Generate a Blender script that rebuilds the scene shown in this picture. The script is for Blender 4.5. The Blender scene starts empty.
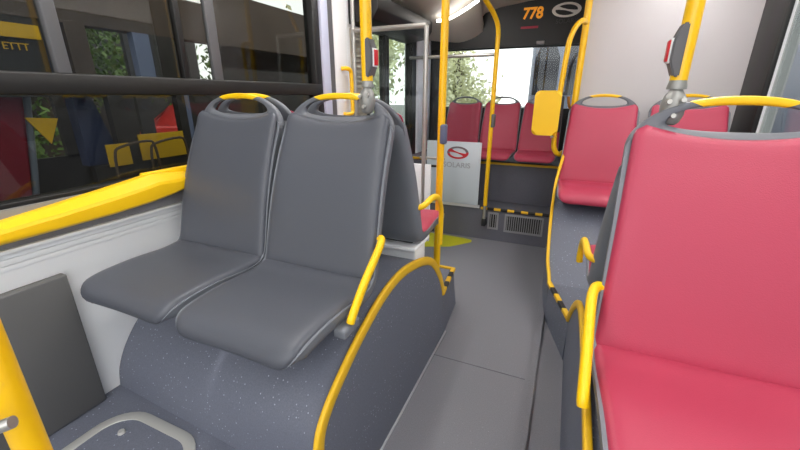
import bpy, bmesh, math, random
from mathutils import Vector, Matrix
random.seed(7)
scene = bpy.context.scene
COL = scene.collection
PI = math.pi

# ------------------------------------------------------------------ materials
def srgb(r, g, b):
    def f(c):
        c /= 255.0
        return c / 12.92 if c <= 0.04045 else ((c + 0.055) / 1.055) ** 2.4
    return (f(r), f(g), f(b), 1.0)

def mat(name, col, rough=0.5, metal=0.0, bump=0.0, bscale=200.0, var=0.0, spec=0.5, coat=0.0):
    m = bpy.data.materials.new(name); m.use_nodes = True
    nt = m.node_tree; p = nt.nodes['Principled BSDF']
    p.inputs['Base Color'].default_value = col
    p.inputs['Roughness'].default_value = rough
    p.inputs['Metallic'].default_value = metal
    p.inputs['Specular IOR Level'].default_value = spec
    p.inputs['Coat Weight'].default_value = coat
    tc = nt.nodes.new('ShaderNodeTexCoord')
    if bump > 0:
        n = nt.nodes.new('ShaderNodeTexNoise'); n.inputs['Scale'].default_value = bscale; n.inputs['Detail'].default_value = 3
        nt.links.new(tc.outputs['Object'], n.inputs['Vector'])
        b = nt.nodes.new('ShaderNodeBump'); b.inputs['Strength'].default_value = bump; b.inputs['Distance'].default_value = 0.002
        nt.links.new(n.outputs['Fac'], b.inputs['Height']); nt.links.new(b.outputs['Normal'], p.inputs['Normal'])
    if var > 0:
        n = nt.nodes.new('ShaderNodeTexNoise'); n.inputs['Scale'].default_value = 6; n.inputs['Detail'].default_value = 4
        nt.links.new(tc.outputs['Object'], n.inputs['Vector'])
        mx = nt.nodes.new('ShaderNodeMixRGB'); mx.blend_type = 'MIX'
        mx.inputs['Color1'].default_value = tuple(c * (1 - var) for c in col[:3]) + (1,)
        mx.inputs['Color2'].default_value = tuple(min(1, c * (1 + var)) for c in col[:3]) + (1,)
        nt.links.new(n.outputs['Fac'], mx.inputs['Fac']); nt.links.new(mx.outputs['Color'], p.inputs['Base Color'])
    return m

def speckle(name, col, dot, rough=0.6, scale=70.0, size=0.16, spec=0.4):
    """vinyl flooring: fine grain plus scattered pale flecks"""
    m = mat(name, col, rough, spec=spec)
    nt = m.node_tree; p = nt.nodes['Principled BSDF']
    tc = nt.nodes.new('ShaderNodeTexCoord')
    v = nt.nodes.new('ShaderNodeTexVoronoi'); v.inputs['Scale'].default_value = scale
    nt.links.new(tc.outputs['Object'], v.inputs['Vector'])
    r = nt.nodes.new('ShaderNodeValToRGB')
    r.color_ramp.elements[0].position = size * 0.7; r.color_ramp.elements[0].color = (1, 1, 1, 1)
    r.color_ramp.elements[1].position = size; r.color_ramp.elements[1].color = (0, 0, 0, 1)
    nt.links.new(v.outputs['Distance'], r.inputs['Fac'])
    s = nt.nodes.new('ShaderNodeSeparateColor'); nt.links.new(v.outputs['Color'], s.inputs['Color'])
    gt = nt.nodes.new('ShaderNodeMath'); gt.operation = 'GREATER_THAN'; gt.inputs[1].default_value = 0.5
    nt.links.new(s.outputs['Red'], gt.inputs[0])
    mu = nt.nodes.new('ShaderNodeMath'); mu.operation = 'MULTIPLY'
    nt.links.new(r.outputs['Color'], mu.inputs[0]); nt.links.new(gt.outputs[0], mu.inputs[1])
    mu2 = nt.nodes.new('ShaderNodeMath'); mu2.operation = 'MULTIPLY'
    nt.links.new(mu.outputs[0], mu2.inputs[0]); nt.links.new(s.outputs['Green'], mu2.inputs[1])
    n = nt.nodes.new('ShaderNodeTexNoise'); n.inputs['Scale'].default_value = 260; n.inputs['Detail'].default_value = 2
    nt.links.new(tc.outputs['Object'], n.inputs['Vector'])
    a = nt.nodes.new('ShaderNodeMixRGB')
    a.inputs['Color1'].default_value = tuple(c * 0.72 for c in col[:3]) + (1,)
    a.inputs['Color2'].default_value = tuple(c * 1.28 for c in col[:3]) + (1,)
    nt.links.new(n.outputs['Fac'], a.inputs['Fac'])
    b = nt.nodes.new('ShaderNodeMixRGB'); b.inputs['Color2'].default_value = dot
    nt.links.new(mu2.outputs[0], b.inputs['Fac']); nt.links.new(a.outputs['Color'], b.inputs['Color1'])
    nt.links.new(b.outputs['Color'], p.inputs['Base Color'])
    return m

def glass(name, tint, ior=1.5, rough=0.0):
    m = bpy.data.materials.new(name); m.use_nodes = True
    nt = m.node_tree; nt.nodes.clear()
    o = nt.nodes.new('ShaderNodeOutputMaterial'); mx = nt.nodes.new('ShaderNodeMixShader')
    t = nt.nodes.new('ShaderNodeBsdfTransparent'); t.inputs['Color'].default_value = tint
    g = nt.nodes.new('ShaderNodeBsdfGlossy'); g.inputs['Roughness'].default_value = rough
    # Schlick reflectance from the facing angle (both faces of a pane behave alike)
    lw = nt.nodes.new('ShaderNodeLayerWeight'); lw.inputs['Blend'].default_value = 0.5
    pw = nt.nodes.new('ShaderNodeMath'); pw.operation = 'POWER'; pw.inputs[1].default_value = 5.0
    f = nt.nodes.new('ShaderNodeMath'); f.operation = 'MULTIPLY_ADD'; r0 = ((ior - 1) / (ior + 1)) ** 2
    f.inputs[1].default_value = 1 - r0; f.inputs[2].default_value = r0
    nt.links.new(lw.outputs['Facing'], pw.inputs[0]); nt.links.new(pw.outputs[0], f.inputs[0])
    nt.links.new(f.outputs[0], mx.inputs[0]); nt.links.new(t.outputs[0], mx.inputs[1]); nt.links.new(g.outputs[0], mx.inputs[2])
    nt.links.new(mx.outputs[0], o.inputs['Surface'])
    return m

def emit(name, col, strength):
    m = bpy.data.materials.new(name); m.use_nodes = True
    p = m.node_tree.nodes['Principled BSDF']
    p.inputs['Base Color'].default_value = col
    p.inputs['Emission Color'].default_value = col; p.inputs['Emission Strength'].default_value = strength
    return m

M = dict(
    grey_leather=mat('grey_leather', srgb(80, 83, 91), 0.36, bump=0.25, bscale=420, spec=0.45),
    red_leather=mat('red_leather', srgb(178, 60, 85), 0.42, bump=0.25, bscale=420, spec=0.4),
    shell=mat('grey_plastic', srgb(116, 120, 127), 0.5, bump=0.1, bscale=500),
    head=mat('mid_grey_plastic', srgb(104, 107, 114), 0.42),
    yellow=mat('yellow_paint', srgb(250, 196, 10), 0.32, coat=0.3),
    yellow_plastic=mat('yellow_plastic', srgb(252, 202, 12), 0.4),
    yellow_rubber=mat('yellow_rubber', srgb(232, 184, 30), 0.5, bump=0.1, bscale=300),
    dark_plastic=mat('dark_plastic', srgb(28, 28, 30), 0.5),
    black_frame=mat('black_frame', srgb(22, 21, 20), 0.45),
    black_gloss=mat('black_gloss', srgb(16, 16, 18), 0.2),
    grey_box=mat('grey_button_box', srgb(92, 92, 94), 0.5),
    clamp=mat('silver_casting', srgb(150, 150, 146), 0.38, metal=0.35),
    steel=mat('brushed_steel', srgb(190, 188, 182), 0.3, metal=0.75),
    red_btn=mat('red_button', srgb(205, 25, 40), 0.3),
    white=mat('white_plastic', srgb(236, 236, 236), 0.4),
    white_panel=mat('white_wall_panel', srgb(243, 245, 246), 0.45, var=0.015),
    tower=mat('pale_panel', srgb(200, 196, 197), 0.5, var=0.02),
    grey_panel=mat('heater_panel', srgb(98, 98, 97), 0.5, bump=0.1, bscale=400),
    floor=speckle('aisle_vinyl', srgb(126, 126, 133), srgb(170, 172, 178), 0.42, 80, 0.12, spec=0.5),
    podium=speckle('speckled_vinyl', srgb(104, 108, 121), srgb(176, 181, 196), 0.5, 85, 0.21),
    bench=speckle('bench_vinyl', srgb(100, 101, 110), srgb(130, 132, 140), 0.6, 90, 0.15),
    seam=mat('weld_seam', srgb(176, 178, 184), 0.5),
    hatch=mat('hatch_ring', srgb(186, 186, 182), 0.4, metal=0.35),
    screen=mat('logo_panel', srgb(196, 205, 211), 0.35, spec=0.5),
    lime=mat('floor_marking', srgb(190, 186, 30), 0.6),
    vent=mat('vent_frame', srgb(150, 150, 152), 0.45, metal=0.3),
    vent_dark=mat('vent_slat', srgb(58, 56, 54), 0.6),
    pillar=mat('lavender_grey_pillar', srgb(196, 200, 220), 0.5),
    ceiling=mat('ceiling_panel', srgb(196, 188, 176), 0.55),
    orange=emit('orange_digits', srgb(235, 150, 30), 0.35),
    red_led=emit('red_text', srgb(150, 25, 50), 0.15),
    logo_white=mat('logo_white', srgb(245, 242, 235), 0.5),
    logo_faint=mat('logo_faint', srgb(62, 62, 62), 0.5),
    logo_red=mat('logo_red', srgb(190, 40, 50), 0.5),
    logo_grey=mat('logo_grey', srgb(110, 100, 106), 0.5),
    letter_grey=mat('letter_grey', srgb(160, 166, 172), 0.5),
    led=emit('led_white', (1, 0.97, 0.92, 1), 9.0),
    glass=glass('window_glass', (0.62, 0.64, 0.62, 1)),
    clear=glass('clear_glass', (0.9, 0.92, 0.92, 1), 1.35),
    door_glass=glass('door_glass', (0.85, 0.9, 0.86, 1)),
    outdark=mat('neighbour_body', srgb(52, 47, 43), 0.5, var=0.3),
    outbrown=mat('neighbour_fascia', srgb(84, 68, 55), 0.6, var=0.3),
    outblue=mat('neighbour_pillar', srgb(120, 130, 160), 0.5),
    outgrey=mat('parked_bus_body', srgb(120, 128, 142), 0.4, var=0.1),
    outglass=mat('parked_bus_glass', srgb(30, 34, 42), 0.1),
    outwhite=mat('pale_bus_side', srgb(178, 188, 214), 0.5, var=0.05),
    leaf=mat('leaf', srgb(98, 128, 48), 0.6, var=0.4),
    leaf2=mat('leaf_backlit', srgb(236, 240, 186), 0.6, var=0.4),  # backlit, overexposed look of the foliage put into the leaf colour
    bark=mat('bark', srgb(80, 66, 52), 0.8),
    ground=mat('asphalt', srgb(120, 120, 118), 0.9, bump=0.3, bscale=40, var=0.1),
    teal=mat('teal_sticker', srgb(60, 190, 150), 0.4),
    outred=mat('red_car_paint', srgb(200, 50, 45), 0.4),
)

# ------------------------------------------------------------------ helpers
def link(name, me, m, parent=None, smooth=True, mats=None):
    for p in me.polygons: p.use_smooth = smooth
    for mm in (mats or [m]): me.materials.append(mm)
    o = bpy.data.objects.new(name, me); COL.objects.link(o)
    if parent is not None:
        o.parent = parent
        o.matrix_parent_inverse = Matrix.Identity(4)
    return o

def from_bm(name, bm, m, parent=None, smooth=True, mats=None, angle=None):
    bmesh.ops.recalc_face_normals(bm, faces=bm.faces[:])
    if angle is not None:
        for e in bm.edges:
            if len(e.link_faces) == 2 and e.calc_face_angle(0) > angle: e.smooth = False
    me = bpy.data.meshes.new(name); bm.to_mesh(me); bm.free()
    return link(name, me, m, parent, smooth, mats)

def tag(o, label=None, cat=None, group=None, kind=None):
    if label: o['label'] = label
    if cat: o['category'] = cat
    if group: o['group'] = group
    if kind: o['kind'] = kind
    return o

def empty(name, loc=(0, 0, 0), rz=0.0):
    o = bpy.data.objects.new(name, None); COL.objects.link(o)
    o.empty_display_size = 0.05
    o.location = loc; o.rotation_euler = (0, 0, rz)
    return o

def cat_rom(pts, n=8):
    P = [Vector(p) for p in pts]
    if len(P) < 3: return P
    out = []
    for i in range(len(P) - 1):
        p0 = P[i - 1] if i else P[0] * 2 - P[1]
        p1, p2 = P[i], P[i + 1]
        p3 = P[i + 2] if i + 2 < len(P) else P[-1] * 2 - P[-2]
        for k in range(n):
            t = k / n
            out.append(0.5 * ((2 * p1) + (p2 - p0) * t + (2 * p0 - 5 * p1 + 4 * p2 - p3) * t * t + (3 * p1 - p0 - 3 * p2 + p3) * t ** 3))
    out.append(P[-1])
    return out

def add_sweep(bm, path, prof, scale=None, up=None, caps=True, mi=None):
    """sweep a closed 2D profile along a path; profile x = side, y = up"""
    P = [Vector(p) for p in path]; n = len(P); rings = []
    T = []
    for i in range(n):
        a = P[max(i - 1, 0)]; b = P[min(i + 1, n - 1)]
        T.append((b - a).normalized())
    u = Vector(up) if up is not None else Vector((0, 0, 1))
    if abs(T[0].dot(u)) > 0.95 and up is None: u = Vector((1, 0, 0))
    for i in range(n):
        t = T[i]
        if up is not None: u = Vector(up)
        u = (u - t * u.dot(t)).normalized()
        s = t.cross(u).normalized()
        k = scale[i] if scale else (1, 1)
        if not isinstance(k, tuple): k = (k, k)
        rings.append([bm.verts.new(P[i] + s * (q[0] * k[0]) + u * (q[1] * k[1])) for q in prof])
    m = len(prof)
    for i in range(n - 1):
        for j in range(m):
            f = bm.faces.new((rings[i][j], rings[i][(j + 1) % m], rings[i + 1][(j + 1) % m], rings[i + 1][j]))
            if mi: f.material_index = mi(i)
    if caps:
        bm.faces.new(rings[0][::-1]); bm.faces.new(rings[-1])
    return rings

def circ(r, n=14):
    return [(r * math.cos(2 * PI * i / n), r * math.sin(2 * PI * i / n)) for i in range(n)]

def rrect(w, h, r, n=4):
    o = []
    for cx, cy, a0 in ((w / 2 - r, h / 2 - r, 0), (-w / 2 + r, h / 2 - r, PI / 2), (-w / 2 + r, -h / 2 + r, PI), (w / 2 - r, -h / 2 + r, 1.5 * PI)):
        for k in range(n + 1):
            a = a0 + k / n * PI / 2
            o.append((cx + r * math.cos(a), cy + r * math.sin(a)))
    return o

def tube(name, path, r, m, parent=None, n=14, smooth_path=0, scale=None):
    bm = bmesh.new()
    if smooth_path: path = cat_rom(path, smooth_path)
    add_sweep(bm, path, circ(r, n), scale)
    return from_bm(name, bm, m, parent, angle=1.0)

def add_box(bm, lo, hi, bev=0.0, seg=2, mi=0):
    vs = []
    g = bmesh.ops.create_cube(bm, size=1.0)
    c = [(lo[i] + hi[i]) / 2 for i in range(3)]; s = [abs(hi[i] - lo[i]) for i in range(3)]
    for v in g['verts']: v.co = Vector((c[0] + v.co.x * s[0], c[1] + v.co.y * s[1], c[2] + v.co.z * s[2]))
    fs = {f for v in g['verts'] for f in v.link_faces}
    for f in fs: f.material_index = mi
    if bev > 0:
        es = list({e for v in g['verts'] for e in v.link_edges})
        bmesh.ops.bevel(bm, geom=es, offset=bev, segments=seg, affect='EDGES', profile=0.5)

def box(name, lo, hi, m, parent=None, bev=0.0, seg=2):
    bm = bmesh.new(); add_box(bm, lo, hi, bev, seg)
    return from_bm(name, bm, m, parent, smooth=bev > 0, angle=0.9)

def add_prism(bm, poly, axis, a, b):
    """extrude a 2D polygon along an axis. axis 0: (y,z) 1: (x,z) 2: (x,y)"""
    def P(q, t):
        return (t, q[0], q[1]) if axis == 0 else (q[0], t, q[1]) if axis == 1 else (q[0], q[1], t)
    A = [bm.verts.new(P(q, a)) for q in poly]; B = [bm.verts.new(P(q, b)) for q in poly]
    bm.faces.new(A); bm.faces.new(B[::-1])
    n = len(poly)
    for i in range(n): bm.faces.new((A[i], B[i], B[(i + 1) % n], A[(i + 1) % n]))

def prism(name, poly, axis, a, b, m, parent=None, bev=0.0, smooth=True):
    bm = bmesh.new(); add_prism(bm, poly, axis, a, b)
    if bev > 0: bmesh.ops.bevel(bm, geom=bm.edges[:], offset=bev, segments=2, affect='EDGES', profile=0.5)
    return from_bm(name, bm, m, parent, smooth=smooth, angle=0.6)

def quad_wall_with_holes(name, axis_x, y0, y1, z0, z1, holes, m, th, parent=None):
    """wall slab at x = axis_x (thickness th outward) with rectangular holes (y0,y1,z0,z1)"""
    ys = sorted({y0, y1, *[h[0] for h in holes], *[h[1] for h in holes]})
    zs = sorted({z0, z1, *[h[2] for h in holes], *[h[3] for h in holes]})
    bm = bmesh.new()
    for i in range(len(ys) - 1):
        for j in range(len(zs) - 1):
            cy = (ys[i] + ys[i + 1]) / 2; cz = (zs[j] + zs[j + 1]) / 2
            if any(h[0] < cy < h[1] and h[2] < cz < h[3] for h in holes): continue
            add_box(bm, (axis_x, ys[i], zs[j]), (axis_x + th, ys[i + 1], zs[j + 1]))
    return from_bm(name, bm, m, parent, smooth=False)

def text_mesh(name, body, size, m, parent, loc, rot, depth=0.001, sx=1.0, shear=0.0, bold=0.0):
    cu = bpy.data.curves.new(name, 'FONT'); cu.body = body; cu.size = size; cu.extrude = depth
    cu.align_x = 'CENTER'; cu.align_y = 'CENTER'; cu.shear = shear; cu.offset = bold
    t = bpy.data.objects.new(name + '_tmp', cu); COL.objects.link(t)
    dg = bpy.context.evaluated_depsgraph_get()
    me = bpy.data.meshes.new_from_object(t.evaluated_get(dg))
    bpy.data.objects.remove(t)
    me.name = name; me.materials.clear()
    o = link(name, me, m, parent, smooth=False)
    o.location = loc; o.rotation_euler = rot; o.scale = (sx, 1, 1)
    return o

# ------------------------------------------------------------------ seat
# side profile of the sitting surface, junction of seat and back at y = 0 (sitter faces -y)
def prof2(l): return [(p.x, p.y) for p in cat_rom([(a, b, 0) for a, b in l], 6)]
PAN = prof2([(-0.370, 0.588), (-0.368, 0.610), (-0.348, 0.630), (-0.30, 0.640), (-0.2, 0.643), (-0.08, 0.638), (0.008, 0.648)])
BP = [(0.020, 0.71), (0.044, 0.80), (0.076, 0.90), (0.117, 1.0), (0.152, 1.07), (0.171, 1.117)]
BACK = prof2([(-0.002, 0.640)] + BP)
FULL = prof2([(-0.370, 0.588), (-0.368, 0.610), (-0.348, 0.630), (-0.30, 0.640), (-0.2, 0.643), (-0.08, 0.635), (-0.025, 0.64), (0.004, 0.663)] + BP)

def resample(pl, n):
    P = [Vector((a, b)) for a, b in pl]; L = [0]
    for i in range(1, len(P)): L.append(L[-1] + (P[i] - P[i - 1]).length)
    out = []
    for k in range(n):
        t = 0.5 - 0.5 * math.cos(PI * k / (n - 1))
        t = 0.35 * t + 0.65 * k / (n - 1)
        d = t * L[-1]; i = 0
        while i < len(P) - 2 and L[i + 1] < d: i += 1
        f = (d - L[i]) / max(L[i + 1] - L[i], 1e-9)
        q = P[i].lerp(P[i + 1], f); out.append((q, d, L[-1]))
    res = []
    for k in range(n):
        a = out[max(k - 1, 0)][0]; b = out[min(k + 1, n - 1)][0]
        t = (b - a).normalized()
        res.append((out[k][0], Vector((-t.y, t.x)), out[k][1], out[k][2]))
    return res

def pad(name, prof, hw, r0, r1, t_front, t_back, m, parent, ns=40, nu=28, dish=0.0, pw=6.0, back_round=True, rim=0.0, sag=0.0):
    """a rounded slab following the profile; hw(z,y) half width; r0/r1 plan corner radius at both ends"""
    S = resample(prof, ns); bm = bmesh.new(); F = []; B = []
    for (q, n, d, L) in S:
        w = hw(d / L)
        for r, dd in ((r0, d), (r1, L - d)):
            if dd < r: w -= r * (1 - math.sqrt(max(0, 1 - ((r - dd) / r) ** 2)))
        ev = max(0.0, 1 - abs(2 * d / L - 1) ** 14) ** 0.5
        fr = []; br = []
        for j in range(nu + 1):
            u = math.sin((j / nu - 0.5) * PI) * 0.5 + (j / nu - 0.5); u = max(-1, min(1, u))
            e = max(0.0, 1 - abs(u) ** (pw * 2)) ** 0.5
            h = t_front * e * ev + dish * u * u + (rim * (abs(u) ** 10))
            p = q + n * h + Vector((0, sag * u * u * (d / L) ** 6))
            fr.append(bm.verts.new((u * w, p.x, p.y)))
            e2 = e * ev if back_round else 1.0
            p2 = q + n * (-t_back * (0.25 + 0.75 * e2) + dish * u * u) + Vector((0, sag * u * u * (d / L) ** 6))
            br.append(bm.verts.new((u * w, p2.x, p2.y)))
        F.append(fr); B.append(br)
    for i in range(ns - 1):
        for j in range(nu):
            bm.faces.new((F[i][j], F[i][j + 1], F[i + 1][j + 1], F[i + 1][j]))
            bm.faces.new((B[i][j], B[i + 1][j], B[i + 1][j + 1], B[i][j + 1]))
        bm.faces.new((F[i][0], F[i + 1][0], B[i + 1][0], B[i][0]))
        bm.faces.new((F[i][nu], B[i][nu], B[i + 1][nu], F[i + 1][nu]))
    for i in (0, ns - 1):
        for j in range(nu): bm.faces.new((F[i][j], B[i][j], B[i][j + 1], F[i][j + 1]))
    return from_bm(name, bm, m, parent, angle=1.1)

def head_y(z):
    if z < 1.12: return 0.152 + (z - 1.07) * 0.40
    t = (z - 1.12) / 0.09
    return 0.172 + 0.016 * t - 0.012 * t * t

def head_ring(n=96):
    """head frame as (outer, inner) points in x, z: a plate with a lens shaped hand hole"""
    out = []
    for k in range(n):
        a = 2 * PI * k / n + PI / 2
        c, s_ = math.cos(a), math.sin(a)
        sg = lambda v, e: math.copysign(abs(v) ** e, v)
        if s_ >= 0: O = (0.207 * sg(c, 0.95), 1.085 + 0.121 * sg(s_, 0.98))
        else: O = (0.207 * sg(c, 0.45), 1.085 + 0.055 * sg(s_, 0.5))
        I = (0.132 * sg(c, 0.80), (1.148 + 0.040 * s_) if s_ >= 0 else (1.148 + 0.017 * s_))
        out.append((O, I))
    return out

def head_part(bm, R, closed):
    P = []
    for (O, I) in R:
        yo, yi = head_y(O[1]), head_y(I[1]); t = 0.010
        loop = []
        for (f, dy) in ((0.0, 0.35), (0.0, -0.35), (0.10, -0.9), (0.3, -1.0), (0.7, -1.0), (0.90, -0.9), (1.0, -0.35), (1.0, 0.35), (0.90, 0.9), (0.7, 1.0), (0.3, 1.0), (0.10, 0.9)):
            x = O[0] + (I[0] - O[0]) * f; z = O[1] + (I[1] - O[1]) * f; y = yo + (yi - yo) * f
            loop.append(bm.verts.new((x, y + 0.012 + dy * t, z)))
        P.append(loop)
    n = len(P); m = 12
    for i in range(n if closed else n - 1):
        a, b = P[i], P[(i + 1) % n]
        for j in range(m): bm.faces.new((a[j], a[(j + 1) % m], b[(j + 1) % m], b[j]))
    if not closed: bm.faces.new(P[0]); bm.faces.new(P[-1][::-1])

def make_seat(name, cush, label, cat='seat', group=None, arm=None, drop=0.0, hook_end=0.63):
    root = empty(name); tag(root, label, cat, group)
    hw_back = lambda t: 0.213 + 0.002 * math.sin(PI * t) - 0.019 * t
    hw_pan = lambda t: 0.200 + 0.013 * t
    hw_full = lambda t: 0.208 + 0.012 * min(1, t * 2) - 0.014 * t * t
    pad('shell', FULL, hw_full, 0.07, 0.03, 0.003, 0.042, M['shell'], root, ns=56, rim=0.008)
    pad('seat_cushion', PAN, hw_pan, 0.06, 0.004, 0.016, 0.005, cush, root, dish=0.006)
    pad('back_cushion', BACK, hw_back, 0.004, 0.022, 0.016, 0.005, cush, root, dish=0.008, sag=0.024)
    R = head_ring(); n = len(R)
    # the ring starts at the top centre; the yellow grip spans the top to both sides
    k = max(i for i in range(n // 4) if abs(R[i][0][0]) < 0.098)
    bm = bmesh.new(); head_part(bm, [R[i % n] for i in range(k, n - k + 1)], False)
    from_bm('head_frame', bm, M['head'], root, angle=1.0)
    bm = bmesh.new(); head_part(bm, [((O[0] * 1.005, O[1] + 0.0008), (I[0], I[1] - 0.0006)) for O, I in [R[i % n] for i in range(-k, k + 1)]], False)
    from_bm('grab_handle', bm, M['yellow_plastic'], root, angle=1.0)
    box('seat_bracket', (-0.16, -0.22, 0.560), (0.16, -0.03, 0.600), M['dark_plastic'], root, 0.006)
    if arm:
        s, kind = arm
        if kind == 'straight':
            pts = [(0.205 * s, 0.045, 0.778), (0.224 * s, 0.035, 0.783), (0.233 * s, 0.010, 0.776), (0.236 * s, -0.03, 0.752), (0.237 * s, -0.10, 0.704), (0.237 * s, -0.155, 0.655), (0.237 * s, -0.176, 0.634), (0.235 * s, -0.182, 0.620)]
        else:
            pts = [(0.200 * s, 0.045, 0.772 - drop), (0.228 * s, 0.02, 0.780 - drop), (0.238 * s, -0.05, 0.795 - drop), (0.240 * s, -0.12, 0.780 - drop), (0.240 * s, -0.165, 0.735 - drop), (0.240 * s, -0.182, 0.68 - drop), (0.238 * s, -0.184, hook_end)]
        P = cat_rom(pts, 7); bm = bmesh.new(); k = len(P)
        add_sweep(bm, P, circ(0.0115, 12), [(1.0, 1.0 + 0.25 * math.sin(PI * i / (k - 1))) for i in range(k)])
        from_bm('armrest', bm, M['yellow_plastic'], root, angle=1.0)
        if kind == 'straight' and s > 0:
            box('armrest_bracket', (0.200 * s, -0.215, 0.586), (0.238 * s, -0.135, 0.614), M['shell'], root, 0.006)
    return root

def place(o, x, y, z=0.0, rz=0.0, sc=1.0):
    o.location = (x, y, z); o.rotation_euler = (0, 0, rz); o.scale = (sc, sc, sc); return o

def copy_tree(o, label=None, group=None, skip=()):
    r = o.copy(); COL.objects.link(r)
    if label: r['label'] = label
    if group: r['group'] = group
    for ch in list(o.children):
        if ch.name.split('.')[0] in skip: continue
        c = ch.copy(); COL.objects.link(c); c.parent = r
    return r

G = 'moulded bus seats with a yellow grab handle'
s1 = make_seat('bus_seat', M['grey_leather'], 'grey padded bus seat beside the aisle with a yellow armrest', 'seat', G, arm=(1, 'straight'))
place(s1, -0.704, 0.922)
s2 = copy_tree(s1, 'grey padded bus seat next to the window, without an armrest', G, skip=('armrest', 'armrest_bracket'))
place(s2, -1.147, 0.930)
r1 = make_seat('bus_seat', M['red_leather'], 'large red padded bus seat closest to the camera, cut off by the right picture edge', 'seat', G, arm=(-1, 'straight'))
place(r1, 0.334, 0.868, -0.008)
# seats turned away from the camera, back to back with the first ones
b1 = make_seat('bus_seat', M['red_leather'], 'rear-facing bus seat with a pink cushion, back to back with the aisle-side grey seat', 'seat', G, arm=(-1, 'hook'), hook_end=0.54)
place(b1, -0.720, 1.385, 0, PI)
b2 = copy_tree(b1, 'rear-facing bus seat back to back with the window-side grey seat, nearly hidden', G, skip=('armrest',))
place(b2, -1.166, 1.385, 0, PI)
b3 = make_seat('bus_seat', M['red_leather'], 'rear-facing bus seat, dark shell flank seen just behind the large red seat', 'seat', G, arm=(1, 'hook'), drop=0.03)
place(b3, 0.345, 1.315, 0.012, PI); b3.scale = (1, 1, 0.915)
# second row on the right, in front of the pale panel
r2 = copy_tree(r1, 'red bus seat before the pale panel, in full view beside the yellow validator', G, skip=('armrest', 'armrest_bracket'))
place(r2, 0.195, 2.740)
r3 = copy_tree(r2, 'red bus seat against the pale panel, half hidden behind the large red seat', G)
place(r3, 0.660, 2.740)
# rear bench
lab = ['red bench seat at the rear, leftmost of the three, behind the glass screen', 'red bench seat at the rear, middle one, directly behind the thin yellow pole', 'red bench seat at the rear, rightmost, partly covered by the yellow validator']
for i, x in enumerate((-0.915, -0.570, -0.225)):
    q = copy_tree(r2, lab[i], 'red seats of the rear bench', skip=('seat_bracket',)); place(q, x, 3.500, 0.205, 0, 0.815); q.scale = (0.775, 0.815, 0.815)
for o in [c for c in bpy.data.objects if c.name.startswith('grab_handle') and c.parent and c.parent.get('group') == 'red seats of the rear bench']:
    o.material_slots[0].link = 'OBJECT'; o.material_slots[0].material = M['head']

# ------------------------------------------------------------------ left wheel-arch box (carries the grey seats)
PA = [(0.575, 0.17), (0.580, 0.27), (0.590, 0.345), (0.619, 0.395), (0.690, 0.450), (0.840, 0.527), (1.020, 0.580), (1.205, 0.574), (1.442, 0.501), (1.585, 0.370), (1.655, 0.260)]
PW = [(0.618, 0.17), (0.632, 0.24), (0.670, 0.315), (0.735, 0.390), (0.830, 0.465), (0.930, 0.530), (1.050, 0.580), (1.205, 0.574), (1.442, 0.501), (1.585, 0.370), (1.655, 0.260)]
SA = cat_rom([(-0.485, y, z) for y, z in PA], 6); SW = cat_rom([(-1.418, y, z) for y, z in PW], 6)
wb = empty('wheel_arch_box', (-0.95, 1.2, 0)); tag(wb, 'speckled grey vinyl wheel arch box under the grey seats on the left of the aisle', 'wheel arch box')
def local(pts, root): return [Vector(p) - Vector(root.location) for p in pts]
def arch_body(name, A, W, base, tail, m, root):
    """loft between the aisle-side arch A and wall-side arch W, closed down to the floor"""
    bm = bmesh.new(); nx = 12; rows = []
    A = list(A) + tail[0]; W = list(W) + tail[1]
    for i in range(len(A)):
        rows.append([bm.verts.new(Vector(A[i]).lerp(Vector(W[i]), j / nx) - Vector(root.location)) for j in range(nx + 1)])
    for i in range(len(rows) - 1):
        for j in range(nx): bm.faces.new((rows[i][j], rows[i][j + 1], rows[i + 1][j + 1], rows[i + 1][j]))
    bot = []
    for i in range(len(A)):
        d = base(A[i]); bot.append(bm.verts.new(Vector(d) - Vector(root.location)))
    for i in range(len(A) - 1):
        try: bm.faces.new((rows[i][0], rows[i + 1][0], bot[i + 1], bot[i]))
        except ValueError: pass
    return from_bm(name, bm, m, root, angle=0.7)
tailA = [Vector((-0.487, 1.662, 0.222)), Vector((-0.515, 1.97, 0.222)), Vector((-0.515, 1.972, 0.0))]
tailW = [Vector((-1.418, 1.662, 0.222)), Vector((-1.418, 1.97, 0.222)), Vector((-1.418, 1.972, 0.0))]
arch_body('vinyl_cover', SA, SW, lambda p: (-0.463 - 0.028 * max(0, (p[1] - 1.6) / 0.37), p[1], 0.0), (tailA, tailW), M['podium'], wb)
# flat edge trim
bm = bmesh.new(); add_sweep(bm, local([Vector((-0.486, 0.570, 0.05)), Vector((-0.486, 0.572, 0.12))] + [p + Vector((-0.002, 0, 0.003)) for p in SA] + [Vector((-0.487, 1.664, 0.228))], wb), rrect(0.036, 0.016, 0.005, 2), up=(1, 0, 0))
from_bm('edge_trim', bm, M['yellow_rubber'], wb, angle=1.0)
def nosing(name, pts, root, n=5, w=0.024):
    P = []
    for k in range(n * 4 + 1):
        P.append(Vector(pts[0]).lerp(Vector(pts[1]), k / (n * 4)))
    bm = bmesh.new(); add_sweep(bm, local(P, root), rrect(w, 0.02, 0.004, 2), mi=lambda i: (i // 4) % 2)
    return from_bm(name, bm, None, root, mats=[M['yellow_rubber'], M['dark_plastic']], angle=1.0)
nosing('step_nosing', [(-0.489, 1.668, 0.226), (-0.516, 1.972, 0.226)], wb)
tube('step_trim', local([(-0.516, 1.972, 0.226), (-0.70, 1.972, 0.226)], wb), 0.010, M['yellow_rubber'], wb)
bm = bmesh.new(); add_sweep(bm, local([(-0.461, -0.6, 0.006), (-0.461, 1.0, 0.006), (-0.461, 1.66, 0.006)], wb), rrect(0.008, 0.012, 0.003, 2))
from_bm('floor_seam', bm, M['seam'], wb)
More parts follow.
